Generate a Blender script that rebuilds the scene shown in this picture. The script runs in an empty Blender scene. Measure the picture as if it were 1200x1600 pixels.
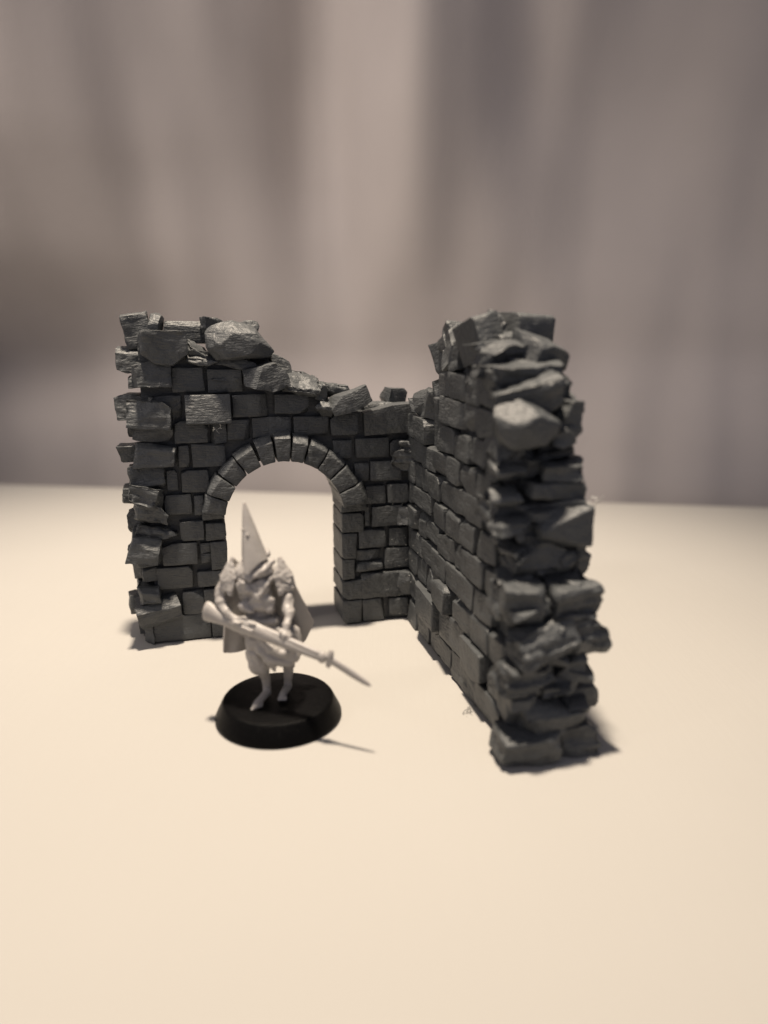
import bpy, bmesh, math, random
from mathutils import Vector, Matrix, noise
R = math.radians
S = bpy.context.scene
# 1 Blender unit = 1 cm (table-top miniatures)
S.unit_settings.system = 'METRIC'; S.unit_settings.scale_length = 0.01

# ------------------------------------------------------------------ camera
cam = bpy.data.cameras.new('camera'); camo = bpy.data.objects.new('camera', cam)
S.collection.objects.link(camo); S.camera = camo
camo.location = (0, 0, 7.55); camo.rotation_euler = (R(90 - 14.1), 0, 0)
cam.sensor_fit = 'VERTICAL'; cam.sensor_height = 36; cam.lens = 1155 / 1600 * 36
cam.clip_start = 0.5; cam.clip_end = 500
cam.dof.use_dof = True; cam.dof.focus_distance = 17.2; cam.dof.aperture_fstop = 0.08

# ------------------------------------------------------------------ light
W = bpy.data.worlds.new('World'); S.world = W; W.use_nodes = True
W.node_tree.nodes['Background'].inputs[0].default_value = (0.88, 0.86, 1.0, 1)
W.node_tree.nodes['Background'].inputs[1].default_value = 0.30
ld = bpy.data.lights.new('ceiling_lamp', 'SPOT'); ld.shadow_soft_size = 1.9
ld.spot_size = R(56); ld.spot_blend = 1
ld.energy = 300000; ld.color = (1.0, 0.85, 0.68)
lo = bpy.data.objects.new('ceiling_lamp', ld); S.collection.objects.link(lo)
lo.location = (-3.0, 14.2, 55)
lo.rotation_euler = (R(2.6), 0, 0)
# added fill spot, no known source, high left, brightens the hanging cloth
l2 = bpy.data.lights.new('backdrop_fill', 'SPOT'); l2.shadow_soft_size = 9; l2.spot_size = R(39.5); l2.spot_blend = .8
l2.energy = 180000; l2.color = (1.0, 0.88, 0.78)
lo2 = bpy.data.objects.new('backdrop_fill', l2); S.collection.objects.link(lo2); lo2.location = (-55, -10, 55)
lo2.rotation_euler = Vector((51, 53, -49.5)).to_track_quat('-Z', 'Y').to_euler()
S.view_settings.view_transform = 'Standard'; S.view_settings.look = 'None'
S.view_settings.exposure = 0; S.view_settings.gamma = 1
S.cycles.max_bounces = 8; S.cycles.diffuse_bounces = 5

# ------------------------------------------------------------------ materials
def mat(name, base, rough=0.55, var=0.0, vscale=3.0, bumps=(), spec=0.5, sss=0.0, coord='Object', lines=None, spots=None):
    m = bpy.data.materials.new(name); m.use_nodes = True
    nt = m.node_tree; n = nt.nodes; l = nt.links; b = n['Principled BSDF']
    b.inputs['Base Color'].default_value = (*base, 1); b.inputs['Roughness'].default_value = rough
    b.inputs['Specular IOR Level'].default_value = spec
    if sss:
        b.inputs['Subsurface Weight'].default_value = sss
        b.inputs['Subsurface Radius'].default_value = (0.12, 0.09, 0.07); b.inputs['Subsurface Scale'].default_value = 1.0
    tc = n.new('ShaderNodeTexCoord'); out = tc.outputs[coord]
    if var:
        t = n.new('ShaderNodeTexNoise'); t.inputs['Scale'].default_value = vscale; t.inputs['Detail'].default_value = 6
        l.new(out, t.inputs['Vector'])
        r = n.new('ShaderNodeMapRange'); r.inputs[1].default_value = .3; r.inputs[2].default_value = .7
        r.inputs[3].default_value = 1 - var; r.inputs[4].default_value = 1 + var
        l.new(t.outputs['Fac'], r.inputs[0])
        mx = n.new('ShaderNodeVectorMath'); mx.operation = 'SCALE'; mx.inputs[0].default_value = base
        l.new(r.outputs[0], mx.inputs['Scale']); l.new(mx.outputs[0], b.inputs['Base Color'])
        rr = n.new('ShaderNodeMapRange'); rr.inputs[3].default_value = rough - .1; rr.inputs[4].default_value = rough + .12
        l.new(t.outputs['Fac'], rr.inputs[0]); l.new(rr.outputs[0], b.inputs['Roughness'])
    prev = None
    for sc, strength, dist in bumps:
        t = n.new('ShaderNodeTexNoise'); t.inputs['Detail'].default_value = 5
        mp = n.new('ShaderNodeMapping'); mp.inputs['Scale'].default_value = sc
        l.new(out, mp.inputs[0]); l.new(mp.outputs[0], t.inputs['Vector']); t.inputs['Scale'].default_value = 1
        bp = n.new('ShaderNodeBump'); bp.inputs['Strength'].default_value = strength; bp.inputs['Distance'].default_value = dist
        l.new(t.outputs['Fac'], bp.inputs['Height'])
        if prev: l.new(prev.outputs[0], bp.inputs['Normal'])
        prev = bp
    if prev: l.new(prev.outputs[0], b.inputs['Normal'])
    return m

M_stone = mat('grey_printed_plastic', (0.058, 0.0625, 0.0655), .47, .14, 1.3,
              bumps=[((5, 5, 26), .5, .05), ((7, 7, 7), .55, .07), ((24, 24, 24), .18, .03)], spec=.42)
M_core = mat('grey_plastic_core', (0.05, 0.054, 0.057), .6, .12, 2, bumps=[((6, 6, 14), .6, .06)])
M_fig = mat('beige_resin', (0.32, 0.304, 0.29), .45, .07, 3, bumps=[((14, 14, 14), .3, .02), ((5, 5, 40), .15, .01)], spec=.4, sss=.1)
M_base = mat('black_plastic', (0.002, 0.002, 0.0022), .32, .0, 3, bumps=[((9, 9, 9), .4, .03), ((45, 45, 45), .8, .02)], spec=.06)
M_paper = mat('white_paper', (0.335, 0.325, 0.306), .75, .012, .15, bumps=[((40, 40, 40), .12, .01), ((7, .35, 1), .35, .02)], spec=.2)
M_cloth = mat('grey_backdrop_cloth', (0.47, 0.43, 0.41), .85, .06, .12, bumps=[((3, 3, 3), .15, .05)], spec=.2)
M_wisp = mat('pale_plastic_strand', (0.45, 0.45, 0.43), .5)

# ------------------------------------------------------------------ helpers
def link(name, me, m, parent=None, kind=None):
    o = bpy.data.objects.new(name, me); S.collection.objects.link(o)
    if m: me.materials.append(m)
    if parent: o.parent = parent
    if kind: o['kind'] = kind
    return o
def finish(bm, name, m, parent=None, sharp=38, kind=None):
    for f in bm.faces: f.smooth = True
    a = R(sharp)
    for e in bm.edges:
        if len(e.link_faces) == 2: e.smooth = e.calc_face_angle(0) < a
    me = bpy.data.meshes.new(name); bm.to_mesh(me); bm.free()
    return link(name, me, m, parent, kind)
def empty(name, label, cat, loc=(0, 0, 0), rz=0):
    o = bpy.data.objects.new(name, None); S.collection.objects.link(o)
    o.empty_display_size = 1; o.location = loc; o.rotation_euler = (0, 0, rz)
    o['label'] = label; o['category'] = cat
    return o

def roughen(bm, rnd, maxlen, amp, strata, hollow, seedv):
    """chip and weather: subdivide long edges, then push the surface in and out"""
    bmesh.ops.triangulate(bm, faces=bm.faces[:])
    for _ in range(4):
        long = [e for e in bm.edges if e.calc_length() > maxlen]
        if not long: break
        bmesh.ops.subdivide_edges(bm, edges=long, cuts=1)
        bmesh.ops.triangulate(bm, faces=[f for f in bm.faces if len(f.verts) > 3])
    bm.normal_update()
    mv = []
    for v in bm.verts:
        p = v.co + seedv; nrm = v.normal
        d = amp * noise.noise(p * 5.0) + amp * .5 * noise.noise(p * 12.0)
        if strata:
            q = Vector((p.x * .9, p.y * .9, p.z * 7.5))
            s = noise.noise(q + Vector((noise.noise(p * 1.5), 0, 0)))
            d += strata * (1 if s > .12 else (-1 if s < -.18 else 0)) * (1 - abs(nrm.z)) * .6
            d += strata * .6 * noise.noise(p * 3.1)
        if hollow: d -= hollow * max(0, noise.noise(p * 1.7 + Vector((7, 3, 1))) + .15)
        mv.append(nrm * d)
    for v, d in zip(bm.verts, mv): v.co += d

def block(size, rnd, cuts=3, cut=.22, bev=.035, maxlen=.22, amp=.018, strata=0, hollow=0, jit=.04, edges_only=False):
    """a dressed or broken stone centred on the origin; size = (x, y, z)"""
    bm = bmesh.new(); bmesh.ops.create_cube(bm, size=1)
    for v in bm.verts:
        v.co = Vector((v.co.x * size[0], v.co.y * size[1], v.co.z * size[2]))
        v.co += Vector((rnd.uniform(-jit, jit) * min(1, size[0] * 1.5), rnd.uniform(-jit, jit), rnd.uniform(-jit, jit) * .6))
    for _ in range(cuts):
        n = Vector([rnd.choice((-1, 1)) * rnd.uniform(.25, 1) for _ in range(3)])
        k = rnd.randrange(5)
        if k < 3: n[k] *= .08
        nn = Vector((n.x / size[0], n.y / size[1], n.z / size[2])).normalized()
        reach = sum(abs(nn[i]) * size[i] / 2 for i in range(3))
        off = reach - rnd.uniform(.3, 1) * cut * min(size) * 1.0
        bmesh.ops.bisect_plane(bm, geom=bm.verts[:] + bm.edges[:] + bm.faces[:], plane_co=nn * off, plane_no=nn, clear_outer=True)
        be = [e for e in bm.edges if e.is_boundary]
        if be: bmesh.ops.holes_fill(bm, edges=be)
    bmesh.ops.remove_doubles(bm, verts=bm.verts[:], dist=.004)
    bmesh.ops.bevel(bm, geom=bm.edges[:], offset=bev, segments=2, profile=.6, affect='EDGES', clamp_overlap=True)
    roughen(bm, rnd, maxlen, amp, strata, hollow, Vector((rnd.uniform(-50, 50), rnd.uniform(-50, 50), rnd.uniform(-50, 50))))
    return bm
def put(bm, name, parent, loc, rot=(0, 0, 0), m=None, label=None, sharp=38):
    o = finish(bm, name, m or M_stone, parent, sharp)
    o.location = loc; o.rotation_euler = rot
    if label: o['label'] = label
    return o

def prism(poly, depth, axis, cut_top=None, bev=.035, rnd=None, maxlen=.2, amp=.02, strata=0, hollow=0):
    """polygon (a, b) extruded symmetric about 0 on the third axis. axis 'y': a=x b=z ; axis 'x': a=y b=z"""
    bm = bmesh.new()
    def P(a, b, t): return (a, t, b) if axis == 'y' else (t, a, b)
    f = [bm.verts.new(P(a, b, -depth / 2)) for a, b in poly]; g = [bm.verts.new(P(a, b, depth / 2)) for a, b in poly]
    n = len(poly)
    bm.faces.new(f); bm.faces.new(g[::-1])
    for i in range(n): bm.faces.new((f[i], g[i], g[(i + 1) % n], f[(i + 1) % n]))
    bmesh.ops.recalc_face_normals(bm, faces=bm.faces[:])
    for co, no in (cut_top or ()):
        bmesh.ops.bisect_plane(bm, geom=bm.verts[:] + bm.edges[:] + bm.faces[:], plane_co=co, plane_no=no, clear_outer=True)
        be = [e for e in bm.edges if e.is_boundary]
        if be: bmesh.ops.holes_fill(bm, edges=be)
    if bev: bmesh.ops.bevel(bm, geom=bm.edges[:], offset=bev, segments=2, profile=.6, affect='EDGES', clamp_overlap=True)
    if rnd: roughen(bm, rnd, maxlen, amp, strata, hollow, Vector((rnd.uniform(-50, 50), rnd.uniform(-50, 50), 3)))
    return bm

# ------------------------------------------------------------------ table and backdrop
def table():
    # sheet that rolls over the back edge of the table (edge runs slightly askew)
    bm = bmesh.new()
    xs = [-70 + i * 5 for i in range(29)]
    prof = []                        # (distance from edge line, z)
    prof += [(-d, 0) for d in (60, 50, 40, 34, 30, 26, 22, 18, 14, 10, 7, 5, 3.6)]
    r = 3.6
    for k in range(13):
        a = R(90 * k / 12); prof.append((-r + r * math.sin(a), -r + r * math.cos(a)))
    prof += [(0.02, -9), (0.05, -18), (0.05, -30)]
    rows = []
    for x in xs:
        ye = 36.5 - .137 * (x + 1.5)
        rows.append([bm.verts.new((x, ye + d * (1 if d > -5 else 1), z)) for d, z in prof])
    for a, b in zip(rows, rows[1:]):
        for i in range(len(prof) - 1): bm.faces.new((a[i], b[i], b[i + 1], a[i + 1]))
    bmesh.ops.recalc_face_normals(bm, faces=bm.faces[:])
    if bm.faces[0].normal.z < 0: bmesh.ops.reverse_faces(bm, faces=bm.faces[:])
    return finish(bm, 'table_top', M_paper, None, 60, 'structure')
table()

# how far the hanging cloth bulges forward, on a coarse grid (rows from high to low, columns left to right)
FX = [-26, -19, -15, -10.5, -6, -2.4, -.7, 1.2, 3.6, 6, 8.5, 11.5, 15, 20, 28]
FZ = [26, 22, 18, 14.5, 11, 8, 5, 1, -3, -8]
FD = [[4.8, 3.4, 3.3, 1.8, .9, -.2, .5, 2.7, 2.1, 1.4, 1.8, .0, -.2, .3, 1.0],
      [4.8, 3.4, 3.3, 1.8, .8, -.4, 1.2, 3.4, 2.6, 1.2, 1.0, -.3, -.3, .3, 1.0],
      [4.6, 3.3, 3.2, 1.8, .7, -.3, 1.9, 3.6, 2.6, 1.1, .4, -.5, -.4, .3, 1.0],
      [4.2, 3.1, 2.9, 1.8, .8, .1, 2.1, 3.4, 2.4, 1.6, .6, -.2, -.2, .3, 1.0],
      [3.4, 2.7, 2.4, 1.9, 1.2, .9, 2.2, 3.0, 2.2, 2.1, 1.2, .6, .3, .5, 1.0],
      [.8, 1.0, 1.1, 1.3, 1.4, 1.5, 2.1, 2.4, 2.1, 2.1, 1.7, 1.2, .9, .9, 1.1],
      [-.9, -.1, .4, .9, 1.3, 1.7, 2.0, 2.1, 2.0, 2.0, 1.9, 1.6, 1.4, 1.2, 1.2],
      [-.6, .3, .8, 1.3, 1.8, 2.3, 2.6, 2.7, 2.6, 2.6, 2.5, 2.2, 2.0, 1.8, 1.8],
      [-.6, .3, .8, 1.3, 1.7, 2.1, 2.3, 2.4, 2.4, 2.4, 2.3, 2.2, 2.0, 1.8, 1.8],
      [-.5] * 15]
def _cr(p0, p1, p2, p3, t):
    return p1 + .5 * t * (p2 - p0 + t * (2 * p0 - 5 * p1 + 4 * p2 - p3 + t * (3 * (p1 - p2) + p3 - p0)))
def _seg(A, v):
    s_ = 1 if A[-1] > A[0] else -1
    v = min(max(v, min(A)), max(A))
    for i in range(len(A) - 1):
        if (A[i + 1] - v) * s_ >= 0: return i, (v - A[i]) / (A[i + 1] - A[i])
    return len(A) - 2, 1.0
def cloth_y(x, z):
    j, t = _seg(FX, x); i, u = _seg(FZ, z)
    cl = lambda k, n: min(max(k, 0), n - 1)
    rows = [_cr(*[FD[cl(i + di, len(FZ))][cl(j + dj, len(FX))] for dj in (-1, 0, 1, 2)], t) for di in (-1, 0, 1, 2)]
    y = -1.15 * _cr(*rows, u) - .28 * max(0, z - 6) - .26 * max(0, -4 - x) * min(1, max(0, (z + 2) / 18))
    y += .5 * noise.noise(Vector((x * .16, z * .05, 1.3))) + .25 * noise.noise(Vector((x * .45, z * .09, 4.3)))
    return y
def backdrop():
    bm = bmesh.new(); nx, nz = 240, 110
    g = [[None] * (nz + 1) for _ in range(nx + 1)]
    for i in range(nx + 1):
        for j in range(nz + 1):
            x = -60 + i * .5; z = -28 + j * .8
            g[i][j] = bm.verts.new((x, 42.5 - .137 * x + cloth_y(x, z), z))
    for i in range(nx):
        for j in range(nz): bm.faces.new((g[i][j], g[i + 1][j], g[i + 1][j + 1], g[i][j + 1]))
    return finish(bm, 'backdrop_cloth', M_cloth, None, 180, 'structure')
backdrop()

# ------------------------------------------------------------------ ruined corner
ruin = empty('stone_ruin', 'grey plastic model of a ruined brick corner with an arched doorway', 'model ruin', (0.61, 18.40, 0), R(14.6))
# local frame: arch wall along -x (front face y = 0, towards the viewer is -y); long wall along -y (inner face x = 0)
COURSE = [0, .67, 1.40, 2.02, 2.60, 3.17, 3.75, 4.33, 4.90, 5.50, 6.08, 6.66, 7.2]
ARX, ARZ, RIN = -3.16, 3.0, 1.44

def arch_core():
    top = [(-6.25, 7.15), (-4.9, 7.0), (-4.2, 6.9), (-3.3, 6.45), (-3.0, 6.1), (-2.2, 5.85), (-1.2, 5.5), (0.6, 5.5)]
    bm = bmesh.new()
    pts = [(-6.35, .02), (-6.3, 7.2)] + top[1:] + [(0.6, .02), (ARX + RIN + .05, .02)]
    for k in range(17):
        a = math.pi * k / 16; pts.append((ARX + (RIN + .05) * math.cos(a), ARZ + (RIN + .05) * math.sin(a)))
    pts.append((ARX - RIN - .05, .02))
    y0, y1 = .17, 1.1
    f = [bm.verts.new((a, y0, b)) for a, b in pts]; g = [bm.verts.new((a, y1, b)) for a, b in pts]
    bm.faces.new(f); bm.faces.new(g[::-1])
    for i in range(len(pts)): bm.faces.new((f[i], g[i], g[(i + 1) % len(pts)], f[(i + 1) % len(pts)]))
    bmesh.ops.recalc_face_normals(bm, faces=bm.faces[:]); bmesh.ops.triangulate(bm, faces=bm.faces[:])
    return finish(bm, 'arch_wall_core', M_core, ruin, 30)
arch_core()
def side_core():
    prof = [(.05, .02), (.05, 5.4), (-1.2, 5.6), (-2.1, 6.1), (-2.9, 7.1), (-3.6, 7.3), (-4.3, 7.2), (-4.8, 6.6), (-5.2, 6.0), (-5.5, 5.4),
            (-5.6, 4.9), (-5.75, 4.3), (-5.9, 3.7), (-5.9, 3.2), (-6.2, 2.7), (-6.4, 2.0), (-6.4, 1.3), (-6.5, .6), (-6.6, .02)]
    bm = prism(prof, 1.06, 'x', bev=0)
    bmesh.ops.triangulate(bm, faces=bm.faces[:])
    o = finish(bm, 'long_wall_core', M_core, ruin, 30); o.location.x = .17 + .53
side_core()

rnd = random.Random(11)
# --- bricks of the arch wall, (x0, x1, z0, z1, proud, options)
AW = [
 # left stack, under the broken top
 (-5.62,-4.90,6.08,6.62,0), (-4.84,-4.02,6.07,6.60,0),
 (-6.18,-5.42,5.50,6.02,-.04,'r'), (-5.36,-4.32,5.32,5.99,.24,'clean'), (-4.27,-3.46,5.48,6.00,0), (-3.32,-2.50,5.53,5.98,.02),
 (-5.63,-4.88,4.91,5.44,0), (-4.82,-4.46,4.88,5.37,0), (-4.42,-3.90,4.95,5.42,-.02), (-3.84,-2.94,4.96,5.44,-.03), (-2.88,-2.00,4.96,5.46,-.02), (-1.96,-1.26,4.95,5.50,0),
 (-5.60,-5.34,4.34,4.86,-.02), (-5.27,-4.50,4.33,4.88,0),
 (-5.88,-5.64,3.80,4.26,-.02), (-5.57,-4.92,3.74,4.28,0),
 (-5.98,-5.36,3.16,3.68,.0), (-5.29,-5.06,3.16,3.64,-.02),
 (-5.64,-5.09,2.56,3.05,0),
 (-6.10,-5.28,1.98,2.50,.03), (-5.21,-4.98,2.22,2.48,-.02), (-5.21,-4.98,1.95,2.18,-.03),
 (-6.24,-5.42,1.37,1.93,.02), 
 (-5.70,-5.20,.68,1.28,.0),
 (-6.42,-5.06,.03,.66,-.02),
 (-1.34,-.50,4.37,4.86,0), (-.45,.1,4.40,4.80,-.03), (-1.9,-1.42,4.38,4.84,-.04),
 (-.96,-.14,3.78,4.27,0), (-1.38,-1.02,3.80,4.26,-.04),
 (-1.12,-.60,3.19,3.66,0), (-.53,.02,3.2,3.68,.02),
 (-1.13,-1.02,2.62,3.10,-.02), (-.95,-.14,2.60,3.10,0),
 (-1.28,-.58,2.03,2.54,0,), (-.49,.02,2.04,2.52,0),
 (-1.36,-.68,1.72,1.97,-.02,'r'), (-1.36,-.68,1.44,1.70,.02,'r'), (-.60,.06,1.44,1.97,0),
 (-1.22,.06,.69,1.37,.03),
 (-1.20,-.58,.05,.65,.0), (-.48,.03,.05,.62,0),
]
def face_brick(x0, x1, z0, z1, proud, opt=None, depth=.5, yb=0.0):
    w = x1 - x0; h = z1 - z0; d = depth + proud
    if opt == 'clean': bm = block((w, d, h), rnd, cuts=2, cut=.3, bev=.03, amp=.008, jit=.03)
    elif opt == 'r': bm = block((w, d, h), rnd, cuts=4, cut=.4, bev=.025, maxlen=.13, amp=.03, strata=.035, jit=.03)
    else: bm = block((w, d, h), rnd, cuts=rnd.choice((1, 2, 3)), cut=.24, bev=.03, amp=.014, jit=.025, strata=rnd.choice((0, .008, .012)))
    return put(bm, 'brick', ruin, ((x0 + x1) / 2, yb - proud + d / 2, (z0 + z1) / 2),
               (R(-9 if opt == 'clean' else rnd.uniform(-4, 2.5)), R(rnd.uniform(-1, 1)), R(rnd.uniform(-2, 2))))
for b in AW: face_brick(*b[:5], opt=b[5] if len(b) > 5 else None)
# the bright flush stone of the left stack
# --- jamb stones (go right through the wall)
for z0, z1, xr in ((3.17-.14, 3.50, -1.10), (2.49, 2.98, -1.16), (1.80, 2.45, -1.31), (1.25, 1.77, -1.38), (.69, 1.22, -1.08), (.04, .66, -1.23)):
    w = xr + 1.73
    bm = block((w, 1.25, z1 - z0), rnd, cuts=2, cut=.16, bev=.035, amp=.012, maxlen=.2, jit=.02)
    put(bm, 'jamb_stone', ruin, (-1.73 + w / 2, .60, (z0 + z1) / 2))
for z0, z1, xl in ((3.0, 3.42, -5.12), (2.53, 2.98, -5.06), (1.80, 2.48, -4.97), (1.38, 1.76, -5.32), (.70, 1.30, -5.18), (.04, .66, -5.04)):
    w = -4.58 - xl
    bm = block((w, 1.25, z1 - z0), rnd, cuts=2, cut=.16, bev=.035, amp=.012, maxlen=.2, jit=.02)
    put(bm, 'jamb_stone', ruin, (-4.58 - w / 2, .60, (z0 + z1) / 2))
# --- arch ring
def voussoir(a0, a1, r1, proud, tilt=0):
    poly = []
    for a in (a0, (a0 + a1) / 2, a1): poly.append((RIN * math.cos(a), RIN * math.sin(a)))
    for a in (a1, (a0 + a1) / 2, a0): poly.append((r1 * math.cos(a) * rnd.uniform(.985, 1.015), r1 * math.sin(a) * rnd.uniform(.985, 1.015)))
    am = (a0 + a1) / 2 + rnd.uniform(-.15, .15); dp = 1.18 + proud
    no = Vector((math.cos(am), -rnd.uniform(.55, 1.1), math.sin(am))).normalized()
    co = Vector((math.cos(am) * (r1 - rnd.uniform(.10, .17)), -dp / 2, math.sin(am) * (r1 - rnd.uniform(.10, .17))))
    bm = prism(poly, dp, 'y', cut_top=[(co, no)], bev=.028, rnd=rnd, maxlen=.2, amp=.014, strata=.0)
    o = put(bm, 'arch_stone', ruin, (ARX, .02 - proud + (1.18 + proud) / 2, ARZ), (0, tilt, 0))
    return o
ang = [9, 24, 40, 56, 71, 84, 97, 111, 127, 143, 158, 172]
outr = [2.10, 2.0, 2.03, 2.06, 2.06, 2.12, 2.05, 2.02, 1.96, 1.98, 1.98]
for i in range(11):
    g = .9 if 3 < i < 8 else .5
    voussoir(R(ang[i] + g), R(ang[i + 1] - g), outr[i], rnd.uniform(.28, .40) + (.05 if i < 2 else 0))

# --- bricks of the long wall, inner face (joint positions along -y per course)
RW = {
 0: [(-.02,-.86,0),(-.90,-1.83,0),(-1.90,-2.5,-.03),(-2.35,-3.44,.03),(-3.50,-4.90,.0),(-4.95,-6.10,.02)],
 1: [(-.02,-.88,.0),(-.92,-2.62,.16),(-2.72,-4.22,.03),(-4.25,-5.44,.14),(-5.50,-6.5,.0)],
 2: [(-.05,-.82,0),(-.86,-1.54,-.02),(-1.57,-2.08,0),(-2.12,-2.55,-.02),(-2.45,-3.38,.18),(-3.62,-4.60,.04),(-4.67,-5.54,.06),(-5.57,-6.4,.05)],
 3: [(-.06,-.32,0),(-.35,-1.18,0),(-1.21,-2.02,0),(-2.06,-3.02,.03),(-3.06,-3.80,.03),(-3.85,-4.74,.07),(-4.78,-5.6,.03)],
 4: [(-.0,-.78,.05),(-.84,-1.48,.01),(-1.52,-2.46,.01),(-2.50,-3.48,.03),(-3.53,-4.28,.03),(-4.32,-5.18,.07),(-5.25,-5.8,.03)],
 5: [(-.03,-.20,-.02),(-.23,-1.9,.02),(-2.02,-2.96,.03),(-3.00,-3.80,.03),(-3.84,-4.64,.04),(-4.72,-5.5,.0)],
 6: [(-.02,-.55,.03),(-.58,-1.0,-.02),(-1.02,-1.58,.02),(-1.62,-2.50,.02),(-2.54,-3.40,.0),(-3.45,-3.92,.03),(-3.97,-4.95,.02)],
 7: [(-.02,-1.16,.02),(-1.20,-2.10,.0),(-2.15,-2.88,.05),(-2.92,-3.78,.03),(-3.82,-4.64,.02),(-4.70,-5.3,.02)],
 8: [(-.02,-.60,.05),(-.64,-1.55,.07),(-2.36,-3.30,.02),(-3.34,-4.28,.03),(-4.35,-5.08,.02),(-5.12,-5.8,.0)],
 9: [(-1.95,-2.42,.05),(-2.46,-3.80,.03),(-3.84,-4.46,.0),(-4.50,-5.4,.02)],
 10: [(-2.2,-2.92,.0),(-2.98,-3.85,.03),(-3.9,-4.6,.0)],
}
rnd = random.Random(23)
for c, row in RW.items():
    z0, z1 = COURSE[c] + .022, COURSE[c + 1] - .022
    if c == 0: z0 = .02
    for ya, yb, proud in row:
        w = abs(yb - ya); h = z1 - z0; d = .5 + proud
        rough = proud == 0 and rnd.random() < .3
        bm = block((d, w, h), rnd, cuts=rnd.choice((2, 3, 4)) + (2 if rough else 0), cut=.26 if not rough else .4, bev=.035, amp=.022 if rough else .014,
                   maxlen=.16 if rough else .22, strata=.02 if rough else rnd.choice((0, .008)), jit=.03)
        put(bm, 'brick', ruin, (-proud + d / 2, (ya + yb) / 2, (z0 + z1) / 2 + rnd.uniform(-.015, .015)),
            (R(rnd.uniform(-1.5, 1.5)), R(rnd.uniform(-2.5, 2.5)), R(rnd.uniform(-2.2, 2.2))))
# outer face of the long wall
for c in range(0, 10):
    z0, z1 = COURSE[c] + .035, COURSE[c + 1] - .035
    y = .9 - (.3 if c % 2 else 0); end = [-5.9, -5.9, -5.9, -5.8, -5.6, -5.3, -5.2, -5.1, -4.9, -4.7][c]
    while y > end:
        w = rnd.uniform(.75, 1.3)
        bm = block((.5, w - .06, z1 - z0), rnd, cuts=2, cut=.24, bev=.03, maxlen=.4, amp=.014)
        put(bm, 'brick', ruin, (1.40 - .25 + rnd.uniform(-.03, .05), y - w / 2, (z0 + z1) / 2)); y -= w

# --- rubble and quoin stones: (centre, size, rotation in degrees, character)
rnd = random.Random(5)
def stone(c, s, rot=(0, 0, 0), ch='q', name='quoin_stone', label=None):
    if ch == 'q':   bm = block(s, rnd, cuts=4, cut=.30, bev=.03, maxlen=.14, amp=.022, jit=.08, strata=.02)
    elif ch == 'b': bm = block(s, rnd, cuts=8, cut=.42, bev=.025, maxlen=.15, amp=.02, jit=.10, hollow=.0)
    elif ch == 'B': bm = block(s, rnd, cuts=7, cut=.38, bev=.07, maxlen=.16, amp=.02, jit=.10)
    elif ch == 's': bm = block(s, rnd, cuts=4, cut=.35, bev=.04, maxlen=.10, amp=.03, jit=.05, strata=.07, hollow=.08)
    elif ch == 'o': bm = block(s, rnd, cuts=5, cut=.45, bev=.09, maxlen=.11, amp=.03, jit=.06, strata=.035, hollow=.10)
    elif ch == 'f': bm = block(s, rnd, cuts=3, cut=.3, bev=.03, maxlen=.3, amp=.01, jit=.05)
    elif ch == 'x': bm = block(s, rnd, cuts=9, cut=.5, bev=.02, maxlen=.09, amp=.05, jit=.06, strata=.05, hollow=.05)
    return put(bm, name, ruin, c, tuple(R(a) for a in rot), label=label, sharp=42)

def hull(pts, name='rubble_stone', bev=.03, amp=.02, maxlen=.14, strata=0, hollow=0):
    bm = bmesh.new()
    for p in pts: bm.verts.new(p)
    r = bmesh.ops.convex_hull(bm, input=bm.verts[:])
    dead = list({v for v in r['geom_interior'] + r['geom_unused'] if isinstance(v, bmesh.types.BMVert)})
    if dead: bmesh.ops.delete(bm, geom=dead, context='VERTS')
    bmesh.ops.dissolve_limit(bm, angle_limit=R(9), verts=bm.verts[:], edges=bm.edges[:])
    bmesh.ops.bevel(bm, geom=bm.edges[:], offset=bev, segments=2, profile=.6, affect='EDGES', clamp_overlap=True)
    c = sum((v.co for v in bm.verts), Vector()) / len(bm.verts)
    for v in bm.verts: v.co -= c
    roughen(bm, rnd, maxlen, amp, strata, hollow, Vector((rnd.uniform(-50, 50), 0, 0)))
    return put(bm, name, ruin, c, sharp=42)
# left end of the arch wall: proud quoins, front leaf (rects x0,x1,z0,z1, proud, roll)
LQ = [
 (-6.28,-5.22,6.72,7.44,.30,4,'q'), (-6.46,-5.62,6.20,6.86,.28,1,'q'), (-6.56,-5.66,5.30,5.90,.25,3,'q'),
 (-6.52,-5.70,4.94,5.30,.02,0,'q'), (-6.52,-5.60,4.38,4.94,.22,1,'q'), (-6.70,-5.90,3.84,4.40,.12,-6,'q'),
 (-6.72,-5.98,3.50,3.92,.34,14,'o'), (-6.70,-5.88,2.96,3.56,.22,10,'o'), (-6.62,-5.74,2.68,2.95,.1,8,'s'),
 (-6.78,-6.04,2.16,2.76,.32,10,'q'), (-6.66,-6.2,1.96,2.22,.10,0,'q'), (-6.6,-6.24,1.55,1.93,-.05,0,'f'), (-6.70,-6.20,1.04,1.50,.28,0,'o'),
 (-6.78,-5.80,.54,1.16,.25,-9,'q'), (-6.62,-6.38,.02,.56,.0,0,'q'),
]
for x0, x1, z0, z1, p, roll, ch in LQ:
    d = .55 + p
    stone(((x0 + x1) / 2, -p + d / 2, (z0 + z1) / 2), (x1 - x0, d, z1 - z0), (rnd.uniform(-10, 4), roll, rnd.uniform(-9, 9)), ch)
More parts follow.
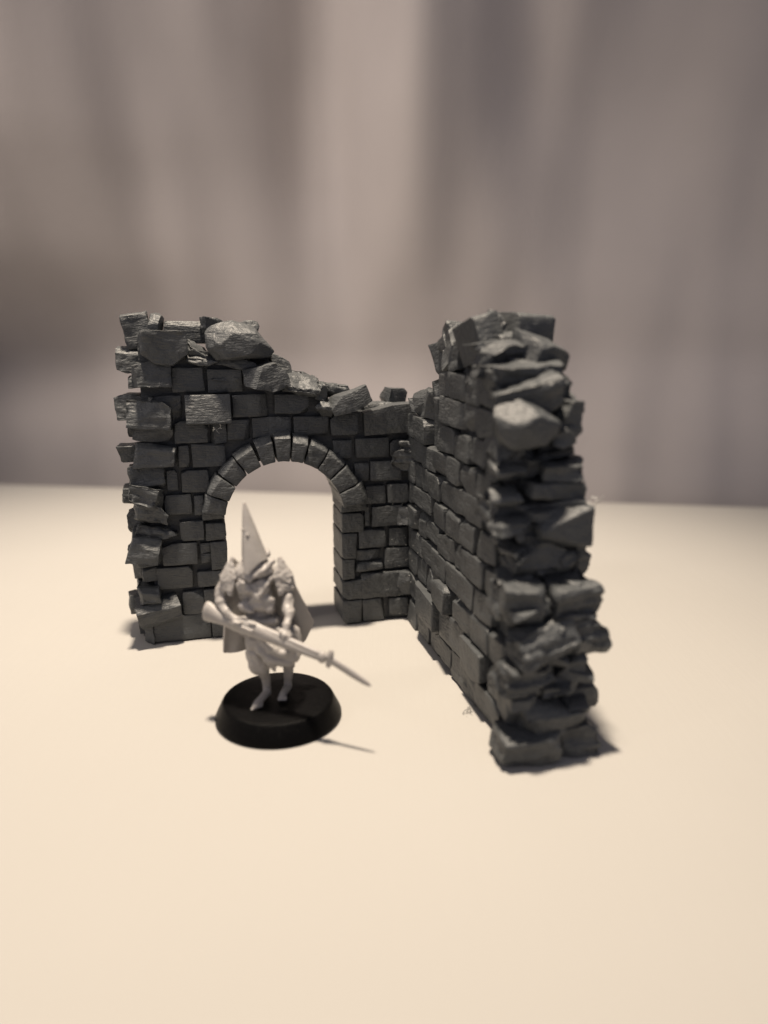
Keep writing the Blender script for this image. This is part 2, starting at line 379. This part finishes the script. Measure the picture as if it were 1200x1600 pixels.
# left end, back leaf: alternate stones that stick out past the front ones
for z0, z1, xl in ((6.5, 7.1, -6.75), (6.2, 6.5, -6.6), (5.42, 5.98, -6.9), (5.0, 5.4, -6.65), (4.42, 4.80, -6.95), (3.8, 4.3, -6.75), (3.3, 3.8, -6.95),
                   (2.7, 3.2, -6.85), (1.9, 2.4, -6.9), (1.4, 1.95, -6.8), (.95, 1.4, -6.75), (.55, 1.05, -7.0), (.02, .6, -6.8)):
    stone((xl + .55, .85, (z0 + z1) / 2), (1.1, .62, z1 - z0), (0, rnd.uniform(-5, 5), rnd.uniform(-5, 5)), 'q')
# top of the arch wall
TOP = [
 ((-6.30, .85, 7.45), (.58, .5, .80), (0, -8, 5), 'q'), ((-5.88, .9, 7.56), (.42, .5, .55), (0, 12, 0), 'b'),
 ((-5.25, .92, 7.42), (.95, .32, .52), (0, 1, 0), 'f'), ((-5.02, .35, 6.92), (.62, .7, .5), (8, 18, 0), 'x'),
 ((-4.62, .75, 7.52), (.62, .6, .42), (0, 10, 20), 'x'), ((-4.0, .8, 7.45), (.8, .5, .5), (10, 5, 0), 'x'),
 ((-4.90, .18, 6.82), (.70, .5, .28), (0, 0, 0), 'x'), ((-4.15, .16, 6.74), (.95, .5, .30), (0, 4, 0), 'x'),
 ((-3.52, .02, 6.38), (.98, .78, .64), (6, -14, 8), 'b'), ((-3.05, .70, 6.68), (.48, .6, .5), (0, 8, 0), 'b'), ((-3.45, .8, 6.85), (.6, .5, .5), (0, 20, 0), 'b'),
 ((-4.40, .25, 6.36), (.6, .55, .5), (0, 0, 0), 'x'),
 ((-2.70, .12, 6.20), (.90, .72, .44), (8, 8, 5), 'x'), ((-2.66, .75, 6.30), (.8, .5, .5), (0, 14, 0), 'x'), ((-2.16, .30, 6.02), (.36, .6, .44), (0, 20, 0), 'x'), ((-2.2, .8, 5.9), (.7, .5, .5), (0, 18, 0), 'x'),
 ((-1.48, .05, 5.82), (.98, .70, .46), (6, -16, -10), 'b'), ((-1.62, .72, 5.92), (.8, .6, .40), (0, 10, 0), 'x'), ((-2.12, .05, 5.62), (.42, .5, .34), (0, 10, 0), 'x'),
 ((-.52, .15, 5.32), (1.26, .62, .70), (3, -5, 2), 'f'), ((-.5, .7, 5.55), (1.0, .6, .35), (0, -6, 0), 'x'), ((-.12, .95, 5.72), (.62, .6, .62), (0, 5, 0), 'b'), ((-1.05, .75, 5.5), (.6, .6, .4), (0, 0, 0), 'x'),
]
for c, s, r_, ch in TOP: stone(c, s, r_, ch, 'rubble_stone')
hull([(-4.5,-.38,7.13),(-4.2,-.36,7.42),(-3.68,-.30,7.38),(-3.6,-.34,7.20),(-3.8,-.36,6.95),(-4.38,-.36,6.83),(-4.84,-.05,7.40),(-4.68,0,7.58),(-4.2,.05,7.70),
      (-3.7,0,7.52),(-3.26,-.05,6.98),(-3.42,-.1,6.84),(-4.6,-.1,6.80),(-4.82,-.12,7.08),(-4.6,.6,7.5),(-3.6,.6,7.45),(-3.3,.6,6.9),(-4.6,.6,6.75)])
# stone bridging the inner corner
stone((-.10, -.02, 4.30), (.66, .5, .58), (0, 2, -22), 's', 'corner_stone')
stone((0.02, .0, 4.62), (.5, .5, .3), (0, 2, -12), 's', 'corner_stone')
stone((.02, .05, 2.85), (.5, .5, .46), (0, 0, -40), 'q', 'corner_stone')
stone((.02, .05, 1.02), (.5, .5, .60), (0, 0, -40), 'q', 'corner_stone')

# top of the long wall, back to front: (centre, size, rot, ch)
LT = [
 ((.25, -.45, 5.72), (.45, .55, .42), (12, 5, 25), 'b'), ((.22, -.95, 5.76), (.50, .62, .62), (-18, 10, 20), 'b'), ((.15, -1.42, 5.82), (.42, .34, .62), (10, 0, 10), 'b'),
 ((.8, -.5, 5.85), (.7, .9, .45), (0, 8, 0), 'x'), ((.85, -1.4, 6.0), (.8, .8, .5), (-10, 0, 0), 'x'), ((.28, -1.68, 6.15), (.36, .40, .44), (-25, 0, 0), 'b'),
 ((.50, -1.75, 6.62), (.46, .5, .56), (-20, 6, 0), 'b'), ((.9, -2.1, 6.5), (.6, .7, .7), (-20, 6, 0), 'b'),
 ((.22, -2.10, 6.85), (.55, .5, .75), (-30, 0, 10), 'b'), ((.3, -2.45, 7.15), (.6, .55, .6), (-25, 0, 0), 'b'), ((.18, -2.75, 7.18), (.4, .5, .9), (-28, 4, 0), 'q'),
 ((.60, -2.9, 7.46), (.8, .8, .30), (-16, -4, 0), 'x'), ((.26, -3.15, 6.95), (.5, .6, .62), (-10, 0, 0), 'q'),
 ((.26, -3.95, 7.30), (.62, 1.05, .85), (-14, -12, 4), 'f'), ((.62, -3.85, 7.42), (.55, .7, .66), (-8, 20, 12), 'x'),
 ((1.12, -4.05, 7.54), (.80, .85, .48), (2, 3, 6), 'f'), ((.9, -3.4, 7.3), (.9, .6, .5), (0, 0, 0), 'x'),
 ((.16, -4.95, 7.06), (.80, .62, .44), (6, -6, 8), 'o'), ((.72, -4.75, 7.05), (.5, .6, .40), (10, 5, 0), 'x'),
 ((1.02, -5.02, 7.06), (.92, .72, .52), (14, 14, 10), 'b'), ((.9, -4.6, 7.24), (.4, .5, .24), (0, 8, 30), 'o'),
 ((.35, -5.42, 6.76), (1.30, .55, .30), (10, -3, 0), 'o'), ((-.12, -5.40, 6.60), (.42, .5, .52), (0, -20, 0), 'o'), ((1.08, -5.45, 6.52), (.52, .5, .44), (0, 6, 0), 'o'),
 ((.24, -5.68, 6.36), (1.18, .72, .62), (12, -16, -8), 'o'), ((.85, -5.6, 6.2), (.6, .6, .5), (0, 14, 10), 'x'),
 ((1.18, -5.55, 5.88), (.42, .8, .78), (0, 4, 0), 'o'), ((1.02, -5.88, 5.62), (.46, .5, .30), (0, 0, 0), 'o'),
 ((.24, -4.4, 6.45), (.45, .9, .5), (-8, 0, 0), 'x'), ((.22, -4.95, 6.38), (.4, .7, .55), (0, 0, 0), 'q'),
]
for c, s, r_, ch in LT:
    lo_ = c[0] - s[0] / 2
    if lo_ < .0 and c[1] < -1.9: c = (c[0] - lo_ * .55, c[1], c[2])
    stone(c, s, r_, ch, 'rubble_stone')
hull([(.05,-6.50,5.94),(.355,-6.46,6.12),(.86,-6.30,5.95),(.145,-5.95,6.42),(.68,-5.85,6.25),(-.34,-6.12,6.12),(-.26,-5.95,6.26),(-.02,-6.32,5.50),(-.27,-6.25,5.78),
      (.59,-6.32,5.58),(.86,-6.22,5.80),(.02,-5.4,6.1),(.02,-5.4,5.55),(.9,-5.4,5.6),(.8,-5.3,6.2)], bev=.05)
# broken end of the long wall, bottom to top (x0,x1,z0,z1, front y, roll, ch, name)
EN = [
 (-.42,.80,.02,.62,-7.15,0,'o'), (.84,1.58,.02,.66,-7.02,-3,'s'),
 (.05,1.24,.56,1.16,-7.12,-2,'o'), (1.05,1.72,.80,1.25,-6.62,-4,'q'), (-.10,.35,.62,1.22,-6.75,0,'q'),
 (-.36,.72,1.20,1.82,-6.98,1,'s'), (.70,1.34,1.20,1.94,-6.92,-2,'o'),
 (-.30,.98,1.94,2.60,-7.12,-11,'s'), (.88,1.68,1.90,2.56,-6.88,-4,'s'),
 (-.44,.50,2.58,3.28,-6.80,4,'q'), (.62,1.58,2.58,3.22,-6.82,-3,'s'), (-.48,-.05,2.5,3.1,-6.5,6,'o'),
 (-.02,1.28,3.10,3.94,-6.46,-1,'o'), (1.15,1.68,2.95,3.50,-6.10,0,'o'), (.9,1.5,3.3,3.8,-6.2,0,'o'),
 (.46,1.56,3.76,4.46,-6.52,-3,'b'), (.02,.58,3.88,4.26,-6.25,0,'o'), (.0,.5,4.15,4.4,-5.9,0,'x'),
 (-.26,.66,4.20,4.76,-6.05,12,'o'), (-.34,.14,4.04,4.50,-5.72,0,'o'), (.36,1.46,4.54,4.98,-6.22,-3,'o'),
 (.66,1.42,4.92,5.20,-6.22,2,'o'), (1.1,1.5,5.0,5.28,-6.02,-8,'o'), (-.20,.74,4.84,5.48,-5.92,6,'o'),
 (.7,1.4,5.2,5.6,-5.8,0,'o'), (-.15,.6,5.3,5.7,-5.7,3,'q'),
 (-.05,.8,3.6,3.95,-5.95,0,'x'),
]
for x0, x1, z0, z1, yf, roll, ch in EN:
    d = rnd.uniform(.8, 1.0)
    if x0 < 0: x0 *= .8 if z1 < 2 else .45; d = .7
    stone(((x0 + x1) / 2, yf + d / 2, (z0 + z1) / 2), (x1 - x0, d, z1 - z0), (rnd.uniform(0, 15), roll, rnd.uniform(-7, 7)), ch, 'broken_stone')

# thin broken layers between the big stones of the end face
PRO = [(0, -7.08), (1.2, -7.05), (2.8, -6.92), (3.3, -6.45), (4.3, -6.40), (5.0, -6.08), (5.6, -6.0), (6.3, -5.85), (6.9, -5.35), (7.35, -4.75), (7.7, -4.2)]
def end_y(z):
    for (z0, y0), (z1, y1) in zip(PRO, PRO[1:]):
        if z <= z1: return y0 + (y1 - y0) * (z - z0) / (z1 - z0)
    return PRO[-1][1]
rnd = random.Random(31)
for k in range(44):
    z = .45 + (k / 43) ** .85 * 6.9; x = (.12, .62, 1.14)[k % 3] + rnd.uniform(-.14, .14)
    if 5.5 < z < 6.35 and x < .9: continue
    w = rnd.uniform(.42, .78); h = rnd.uniform(.13, .24)
    stone((x, end_y(z) + rnd.uniform(.02, .14) + .22, z), (w, .5, h), (rnd.uniform(-4, 20), rnd.uniform(-14, 12), rnd.uniform(-22, 22)), rnd.choice('bbsx'), 'broken_stone')

# --- loose strands of plastic left by the printer
def tube(path, r, seg=5):
    bm = bmesh.new(); rings = []
    for i, p in enumerate(path):
        p = Vector(p); t = (Vector(path[min(i + 1, len(path) - 1)]) - Vector(path[max(i - 1, 0)])).normalized()
        u = t.orthogonal().normalized(); v = t.cross(u)
        rings.append([bm.verts.new(p + r * (math.cos(2 * math.pi * k / seg) * u + math.sin(2 * math.pi * k / seg) * v)) for k in range(seg)])
    for a, b in zip(rings, rings[1:]):
        for k in range(seg): bm.faces.new((a[k], a[(k + 1) % seg], b[(k + 1) % seg], b[k]))
    bm.faces.new(rings[0][::-1]); bm.faces.new(rings[-1])
    bmesh.ops.recalc_face_normals(bm, faces=bm.faces[:])
    return bm
def strand(c, n, step, r, m=M_wisp):
    p = Vector(c); d = Vector((rnd.uniform(-1, 1), rnd.uniform(-1, 1), rnd.uniform(-1, 1))); path = [p.copy()]
    for _ in range(n):
        d = (d + .9 * Vector((rnd.uniform(-1, 1), rnd.uniform(-1, 1), rnd.uniform(-1, 1)))).normalized(); p = p + d * step; path.append(p.copy())
    finish(tube(path, r), 'plastic_strand', m, ruin)
for _ in range(3): strand((1.56, -6.2, 4.62), 12, .04, .007)
for _ in range(5): strand((-4.62 + rnd.uniform(-.18, .18), -.26, 5.27 + rnd.uniform(-.04, .04)), 5, .03, .0045)
for _ in range(2): strand((-.14, -5.15 + rnd.uniform(-.1, .1), .06), 8, .045, .008, M_stone)

bm = bmesh.new()
for _ in range(45):
    if rnd.random() < .5: c = (-.01 - .06, -abs(rnd.gauss(.3, .35)) - .02, max(.2, rnd.gauss(2.0, 1.1)))
    else: c = (-abs(rnd.gauss(.35, .3)) - .02, -.06, max(.2, rnd.gauss(1.6, .9)))
    bmesh.ops.create_icosphere(bm, subdivisions=1, radius=rnd.uniform(.005, .009), matrix=Matrix.Translation(c))
finish(bm, 'dust_speck', M_wisp, ruin, kind='stuff')

# ------------------------------------------------------------------ miniature
fig = empty('miniature_figure', 'pale resin miniature in a pointed hood holding a musket on a round black base', 'figurine', (-2.1, 13.35, 0))
def lathe(prof, seg=96):
    bm = bmesh.new(); rings = []
    for r, z in prof: rings.append([bm.verts.new((r * math.cos(2 * math.pi * k / seg), r * math.sin(2 * math.pi * k / seg), z)) for k in range(seg)])
    for a, b in zip(rings, rings[1:]):
        for k in range(seg): bm.faces.new((a[k], a[(k + 1) % seg], b[(k + 1) % seg], b[k]))
    bm.faces.new(rings[0][::-1]); bm.faces.new(rings[-1])
    bmesh.ops.recalc_face_normals(bm, faces=bm.faces[:])
    return bm
finish(lathe([(1.20, 0), (1.245, .02), (1.25, .06), (1.235, .10), (1.10, .38), (1.075, .41), (1.04, .42), (.6, .425), (.2, .425)]), 'base', M_base, fig, 50)

def ellipsoid(bm, c, r, rot=(0, 0, 0)):
    m = Matrix.Translation(c) @ Matrix.Rotation(R(rot[2]), 4, 'Z') @ Matrix.Rotation(R(rot[1]), 4, 'Y') @ Matrix.Rotation(R(rot[0]), 4, 'X') @ Matrix.Diagonal((*r, 1))
    bmesh.ops.create_uvsphere(bm, u_segments=20, v_segments=12, radius=1, matrix=m)
def capsule(bm, pts):
    """pts: (x, y, z, r) chain of tapering round limbs"""
    for a, b in zip(pts, pts[1:]):
        A, B = Vector(a[:3]), Vector(b[:3]); n = max(2, int((B - A).length / (.25 * min(a[3], b[3]))))
        n = min(n, 24)
        for i in range(n + 1):
            t = i / n; p = A.lerp(B, t); r = a[3] + (b[3] - a[3]) * t
            bmesh.ops.create_icosphere(bm, subdivisions=2, radius=r, matrix=Matrix.Translation(p))
def remesh(bm, name, m, parent, voxel=.028, smooth=4, disp=None):
    me = bpy.data.meshes.new('tmp'); bm.to_mesh(me); bm.free()
    o = bpy.data.objects.new('tmp', me); S.collection.objects.link(o)
    md = o.modifiers.new('r', 'REMESH'); md.mode = 'VOXEL'; md.voxel_size = voxel; md.use_smooth_shade = True
    if smooth:
        s = o.modifiers.new('s', 'SMOOTH'); s.factor = .5; s.iterations = smooth
    dg = bpy.context.evaluated_depsgraph_get(); dg.update()
    me2 = bpy.data.meshes.new_from_object(o.evaluated_get(dg))
    bpy.data.objects.remove(o); bpy.data.meshes.remove(me)
    b2 = bmesh.new(); b2.from_mesh(me2); bpy.data.meshes.remove(me2)
    if disp:
        b2.normal_update()
        ds = [disp(v.co, v.normal) for v in b2.verts]
        for v, d in zip(b2.verts, ds): v.co += d
    return finish(b2, name, m, parent, 60)

def body_disp(p, n):
    k = .018 * noise.noise(p * 7) + .010 * noise.noise(p * 15)
    if p.z > 2.0: k += .034 * noise.noise(Vector((p.x * 6, p.y * 6, p.z * 9)))
    elif p.z > 1.0: k += .042 * noise.noise(Vector((p.x * 8 + p.z * 2, p.y * 8, p.z * 2.2)))
    else: k *= .4
    return n * k
bm = bmesh.new()
ellipsoid(bm, (-.37, .02, 2.72), (.35, .25, .40)); ellipsoid(bm, (-.30, .02, 2.25), (.29, .23, .34)); ellipsoid(bm, (-.16, .02, 1.88), (.37, .29, .30))
capsule(bm, [(-.80, .06, 2.95, .16), (-.35, .05, 3.02, .22), (.08, .06, 2.95, .16)])
capsule(bm, [(-.38, .04, 2.95, .17), (-.38, 0, 3.30, .17)])                                  # neck
capsule(bm, [(-.38, .02, 3.30, .2), (-.38, .0, 3.42, .18)])                                 # head inside the hood
ellipsoid(bm, (-.52, -.24, 2.82), (.17, .09, .16), (0, 20, 0)); ellipsoid(bm, (-.22, -.24, 2.80), (.18, .09, .17), (0, -10, 0))
capsule(bm, [(-.70, -.12, 3.0, .06), (-.5, -.30, 2.88, .06), (-.26, -.33, 2.62, .07), (-.08, -.27, 2.35, .07)])   # sash over the chest
capsule(bm, [(.05, -.10, 3.02, .06), (-.08, -.26, 2.86, .05), (-.2, -.33, 2.7, .05)])
ellipsoid(bm, (-.20, -.26, 2.50), (.24, .10, .20)); ellipsoid(bm, (-.52, -.24, 2.42), (.14, .10, .12)); ellipsoid(bm, (-.42, -.28, 2.38), (.10, .1, .06), (0, 30, 0))
capsule(bm, [(-.60, -.16, 2.12, .07), (-.3, -.27, 2.08, .08), (.02, -.2, 2.1, .07)])       # belt
# arms
capsule(bm, [(-.86, .06, 2.90, .15), (-1.03, .0, 2.62, .11), (-1.0, -.10, 2.42, .11), (-.86, -.22, 2.27, .10), (-.72, -.33, 2.20, .075)])
capsule(bm, [(.14, .06, 2.88, .15), (.24, .0, 2.66, .12), (.29, -.18, 2.44, .12), (.30, -.42, 2.22, .085), (.29, -.52, 2.12, .065)])
# hands: palm, four fingers over the musket, thumb from the side of the palm
def hand(c, ax, s):
    c = Vector(c); ax = Vector(ax).normalized()
    capsule(bm, [(*(c - ax * .05), .062), (*(c + ax * .06), .062)])
    for k, ln in enumerate((.9, 1.0, .95, .8)):
        q = c + ax * (-.085 + .055 * k)
        capsule(bm, [(*(q + Vector((0, -.03, .03))), .028), (*(q + Vector((0, -.13 * ln, -.005))), .027), (*(q + Vector((0, -.14 * ln, -.10 * ln))), .025), (*(q + Vector((0, -.07, -.16 * ln))), .022)])
    q = c - ax * .09 * s
    capsule(bm, [(*q, .032), (*(q + Vector((0, -.06, .05)) - ax * .05 * s), .027), (*(q + Vector((0, -.13, .03)) - ax * .02 * s), .024)])
hand((-.68, -.30, 2.18), (2.45, -.9, -.62), -1); hand((.29, -.56, 2.02), (2.45, -.9, -.62), 1)
# baggy trousers, bare shins, feet
capsule(bm, [(-.34, 0, 1.80, .26), (-.34, -.10, 1.45, .25), (-.31, -.13, 1.20, .20), (-.28, -.10, 1.06, .15), (-.24, -.04, .90, .10), (-.22, 0, .70, .085), (-.22, .02, .56, .09)])
capsule(bm, [(-.21, .0, .52, .085), (-.27, -.22, .52, .08), (-.34, -.42, .50, .085), (-.37, -.52, .485, .065)])
for k in range(5): capsule(bm, [(-.40 + .038 * k, -.50 + .02 * k, .475, .03), (-.425 + .042 * k, -.60 + .03 * k, .46, .024)])
capsule(bm, [(.04, .05, 1.78, .25), (.14, .10, 1.45, .24), (.18, .12, 1.24, .18), (.20, .16, 1.05, .12), (.19, .20, .85, .105), (.17, .24, .66, .085), (.17, .22, .54, .09)])
capsule(bm, [(.17, .20, .52, .085), (.13, .04, .52, .08), (.10, -.08, .50, .08), (.09, -.15, .485, .06)])
for k in range(5): capsule(bm, [(.04 + .035 * k, -.14, .475, .028), (.03 + .038 * k, -.22, .46, .022)])
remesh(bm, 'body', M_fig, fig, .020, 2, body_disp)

# tunic skirt with heavy folds, dipping to a point
bm = bmesh.new()
for dx, dz, r in ((-.42, 1.62, .11), (-.28, 1.55, .12), (-.1, 1.50, .13), (.08, 1.46, .13), (.26, 1.42, .13), (.38, 1.40, .11)):
    capsule(bm, [(-.25 + dx * .35, -.16, 2.0, .10), (dx * .8, -.24, 1.8, .12), (dx, -.26, dz, r)])
capsule(bm, [(-.42, -.22, 1.80, .08), (-.2, -.36, 1.52, .09), (.0, -.38, 1.36, .09), (.25, -.30, 1.30, .10), (.42, -.10, 1.40, .09)])
capsule(bm, [(-.30, -.26, 1.84, .08), (-.05, -.38, 1.62, .09), (.2, -.34, 1.50, .09), (.42, -.15, 1.55, .08)])
capsule(bm, [(-.12, -.34, 1.40, .11), (-.03, -.34, 1.24, .07), (.0, -.33, 1.14, .03)])
capsule(bm, [(.30, .10, 1.75, .16), (.40, .02, 1.45, .14)])
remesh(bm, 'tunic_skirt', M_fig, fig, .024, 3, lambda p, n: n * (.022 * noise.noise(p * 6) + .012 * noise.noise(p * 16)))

# hood: tall leaning cone, opening hem that dips to a point below the face
def hood():
    bm = bmesh.new(); seg = 40; tip = Vector((-.52, .05, 4.46)); rings = []
    for j in range(15):
        t = (j / 14) ** 1.0; ring = []
        for k in range(seg):
            a = 2 * math.pi * k / seg; ca, sa = math.cos(a), math.sin(a)          # a=-90deg is the front
            front = max(0, -sa) ** 6
            bx = -.335 + .245 * ca; by = -.03 + (.27 if sa < 0 else .24) * sa - .10 * front
            bz = 3.36 - .27 * front * (1 - abs(ca)) ** .6 - .05 * max(0, ca)
            if sa < 0: bx += -.11 * front
            p = Vector((bx, by, bz)); w = t ** .92
            q = tip.lerp(p, t); ctr = tip.lerp(Vector((-.335, -.03, 3.36)), t)
            q = Vector((ctr.x + (p.x + .335) * w, ctr.y + (p.y + .03) * w, q.z))
            q += Vector((.0, -.008, 0)) * noise.noise(q * 4) * 2
            ring.append(bm.verts.new(q))
        rings.append(ring)
    for a, b in zip(rings[1:], rings[2:]):
        for k in range(seg): bm.faces.new((a[k], b[k], b[(k + 1) % seg], a[(k + 1) % seg]))
    bm.faces.new(rings[1])
    inner = [bm.verts.new(Vector((-.335, -.03, v.co.z + .05)).lerp(v.co, .84) + Vector((0, 0, .02))) for v in rings[-1]]
    for k in range(seg): bm.faces.new((rings[-1][k], inner[k], inner[(k + 1) % seg], rings[-1][(k + 1) % seg]))
    bm.faces.new(inner)
    for v in rings[0]: bm.verts.remove(v)
    bmesh.ops.recalc_face_normals(bm, faces=bm.faces[:])
    for c, r in (((-.52, -.155, 3.90), .028), ((-.43, -.17, 3.80), .034)):
        bmesh.ops.create_icosphere(bm, subdivisions=2, radius=r, matrix=Matrix.Translation(c))
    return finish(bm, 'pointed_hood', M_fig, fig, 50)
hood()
# cowl / collar of cloth strips under the hood
bm = bmesh.new()
for k in range(15):
    a = 2 * math.pi * k / 15; ca, sa = math.cos(a), math.sin(a)
    capsule(bm, [(-.36 + .20 * ca, .0 + .18 * sa, 3.22, .07), (-.36 + .34 * ca, -.01 + .26 * sa, 3.05 + .03 * (k % 2), .065)])
capsule(bm, [(-.11, .06, 3.36, .07), (-.16, .16, 3.38, .08)])
capsule(bm, [(-.40, -.33, 2.98, .05), (-.18, -.27, 3.12, .06), (.02, -.10, 3.27, .055)])
capsule(bm, [(-.02, -.16, 3.1, .05), (-.2, -.24, 3.04, .05)]); capsule(bm, [(-.62, -.2, 3.02, .05), (-.42, -.28, 2.98, .055)])
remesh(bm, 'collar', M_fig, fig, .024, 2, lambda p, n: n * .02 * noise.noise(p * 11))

# shoulder guards: layered square plates rising to a corner
def pauldron(o, sx):
    bm = bmesh.new()
    def plate(pts, th):
        a = [bm.verts.new(p) for p in pts]
        n = (Vector(pts[1]) - Vector(pts[0])).cross(Vector(pts[2]) - Vector(pts[0])).normalized()
        b = [bm.verts.new(Vector(p) + n * th) for p in pts]
        bm.faces.new(a); bm.faces.new(b[::-1])
        for i in range(len(a)): bm.faces.new((a[i], b[i], b[(i + 1) % len(a)], a[(i + 1) % len(a)]))
    X = lambda x, y, z: (o[0] + sx * (x * 1.3 - .04), o[1] + y * 1.1, o[2] + z * 1.05)
    plate([X(0, -.02, .34), X(.18, -.10, -.02), X(.22, -.06, -.30), X(.02, -.26, -.34), X(-.10, -.26, .0)], .06 * sx)
    plate([X(0, -.02, .34), X(-.02, .22, .18), X(.18, .2, -.05), X(.18, -.10, -.02)], .06 * sx)
    plate([X(.02, -.08, .14), X(.19, -.13, -.08), X(.17, -.15, -.15), X(-.04, -.21, .06)], .10 * sx)
    plate([X(.05, -.2, -.12), X(.22, -.12, -.22), X(.2, -.12, -.29), X(.02, -.26, -.24)], .10 * sx)
    plate([X(-.06, -.20, .08), X(.0, -.15, .12), X(.08, -.23, -.3), X(.02, -.26, -.34)], .09 * sx)
    bmesh.ops.recalc_face_normals(bm, faces=bm.faces[:])
    remesh(bm, 'pauldron', M_fig, fig, .017, 1, lambda p, n: n * .012 * noise.noise(p * 14))
pauldron((-.80, .02, 2.98), -1); pauldron((.15, .02, 2.98), 1)

# cape: hangs from the shoulders and spreads to two tails
def cape():
    bm = bmesh.new(); nu, nv = 36, 26; g = []
    for i in range(nu + 1):
        u = i / nu; col = []
        for j in range(nv + 1):
            v = j / nv
            tx = -.92 + 1.15 * u; ty = .14 + .20 * math.sin(math.pi * u); tz = 3.05
            bx = -1.16 + 1.75 * u; by = .42 + .30 * math.sin(math.pi * u)
            bz = 1.13 + .25 * u
            if u > .93: bz += (u - .93) / .07 * .45; bx += (u - .93) / .07 * .10
            if u < .08: bz += (.08 - u) * .6
            s = v ** .9
            fold = .05 * math.sin(u * 19 + v) * v
            col.append(bm.verts.new((tx + (bx - tx) * s, ty + (by - ty) * v + fold, tz + (bz - tz) * v)))
        g.append(col)
    for i in range(nu):
        for j in range(nv): bm.faces.new((g[i][j], g[i + 1][j], g[i + 1][j + 1], g[i][j + 1]))
    bm.normal_update()
    geom = bmesh.ops.solidify(bm, geom=bm.faces[:], thickness=.07)
    bmesh.ops.recalc_face_normals(bm, faces=bm.faces[:])
    for v in bm.verts: v.co += .01 * Vector((noise.noise(v.co * 6), noise.noise(v.co * 6 + Vector((5, 5, 5))), 0))
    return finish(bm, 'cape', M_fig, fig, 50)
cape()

# musket
mus = bpy.data.objects.new('musket', None)
A0 = Vector((-1.34, -.05, 2.27)); A1 = Vector((1.11, -.95, 1.66)); ax = (A1 - A0).normalized(); L = (A1 - A0).length
up = (Vector((0, 0, 1)) - ax * ax.z).normalized(); sd = ax.cross(up)
def loft(secs, seg=14, axis=ax, org=A0, u=up, s=sd):
    """secs: (t along, offset up, half height, half width)"""
    bm = bmesh.new(); rings = []
    for t, off, hh, hw in secs:
        c = org + axis * t + u * off
        rings.append([bm.verts.new(c + u * hh * math.sin(2 * math.pi * k / seg) + s * hw * math.cos(2 * math.pi * k / seg)) for k in range(seg)])
    for a, b in zip(rings, rings[1:]):
        for k in range(seg): bm.faces.new((a[k], a[(k + 1) % seg], b[(k + 1) % seg], b[k]))
    bm.faces.new(rings[0][::-1]); bm.faces.new(rings[-1]); bmesh.ops.recalc_face_normals(bm, faces=bm.faces[:])
    return bm
stock = finish(loft([(0, -.0, .16, .08), (.02, 0, .20, .10), (.10, 0, .205, .11), (.28, -.02, .15, .10), (.48, -.03, .125, .10), (.65, -.02, .15, .10),
      (.85, 0, .175, .11), (1.2, 0, .155, .10), (1.6, -.01, .115, .09), (2.1, -.02, .085, .075), (2.55, -.02, .075, .065), (2.6, -.01, .06, .05)]), 'musket_stock', M_fig, fig, 60)
finish(loft([(.85, .10, .04, .04), (.9, .10, .062, .06), (1.6, .075, .06, .058), (2.3, .05, .056, .055), (2.68, .045, .056, .055), (2.70, .045, .04, .04)]), 'musket_barrel', M_fig, stock, 60)
bm = bmesh.new()
P = lambda t, o, w=0: A0 + ax * t + up * o + sd * w
capsule(bm, [(*P(.78, .12, .02), .045), (*P(.86, .19, .03), .03), (*P(.93, .17, .03), .025)])
capsule(bm, [(*P(1.02, .12, .05), .05), (*P(1.12, .15, .06), .03)])
capsule(bm, [(*P(.75, -.12), .022), (*P(.85, -.20), .02), (*P(1.0, -.20), .02), (*P(1.08, -.11), .022)])
capsule(bm, [(*P(.7, .02, .10), .04), (*P(1.1, .02, .11), .035)])
remesh(bm, 'musket_lock', M_fig, stock, .018, 1)
finish(loft([(2.48, -.0, .10, .08), (2.52, .0, .125, .09), (2.56, .0, .12, .085), (2.60, .0, .09, .07)]), 'muzzle_band', M_fig, stock, 50)
finish(loft([(2.63, .02, .16, .035), (2.66, .02, .19, .05), (2.70, .02, .19, .05), (2.73, .02, .15, .035)]), 'bayonet_guard', M_fig, stock, 50)
B1 = Vector((1.87, -1.27, 1.30)); b0 = P(2.70, .01); bx = (B1 - b0); bl = bx.length; bx.normalize()
bu = (Vector((0, 0, 1)) - bx * bx.z).normalized()
finish(loft([(0, 0, .07, .035), (.05, 0, .08, .035), (bl * .55, 0, .078, .032), (bl * .82, 0, .065, .026), (bl * .95, 0, .04, .02), (bl, 0, .010, .008)], 12, bx, b0, bu, bx.cross(bu)),
       'bayonet', M_fig, stock, 40)
bpy.data.objects.remove(mus)
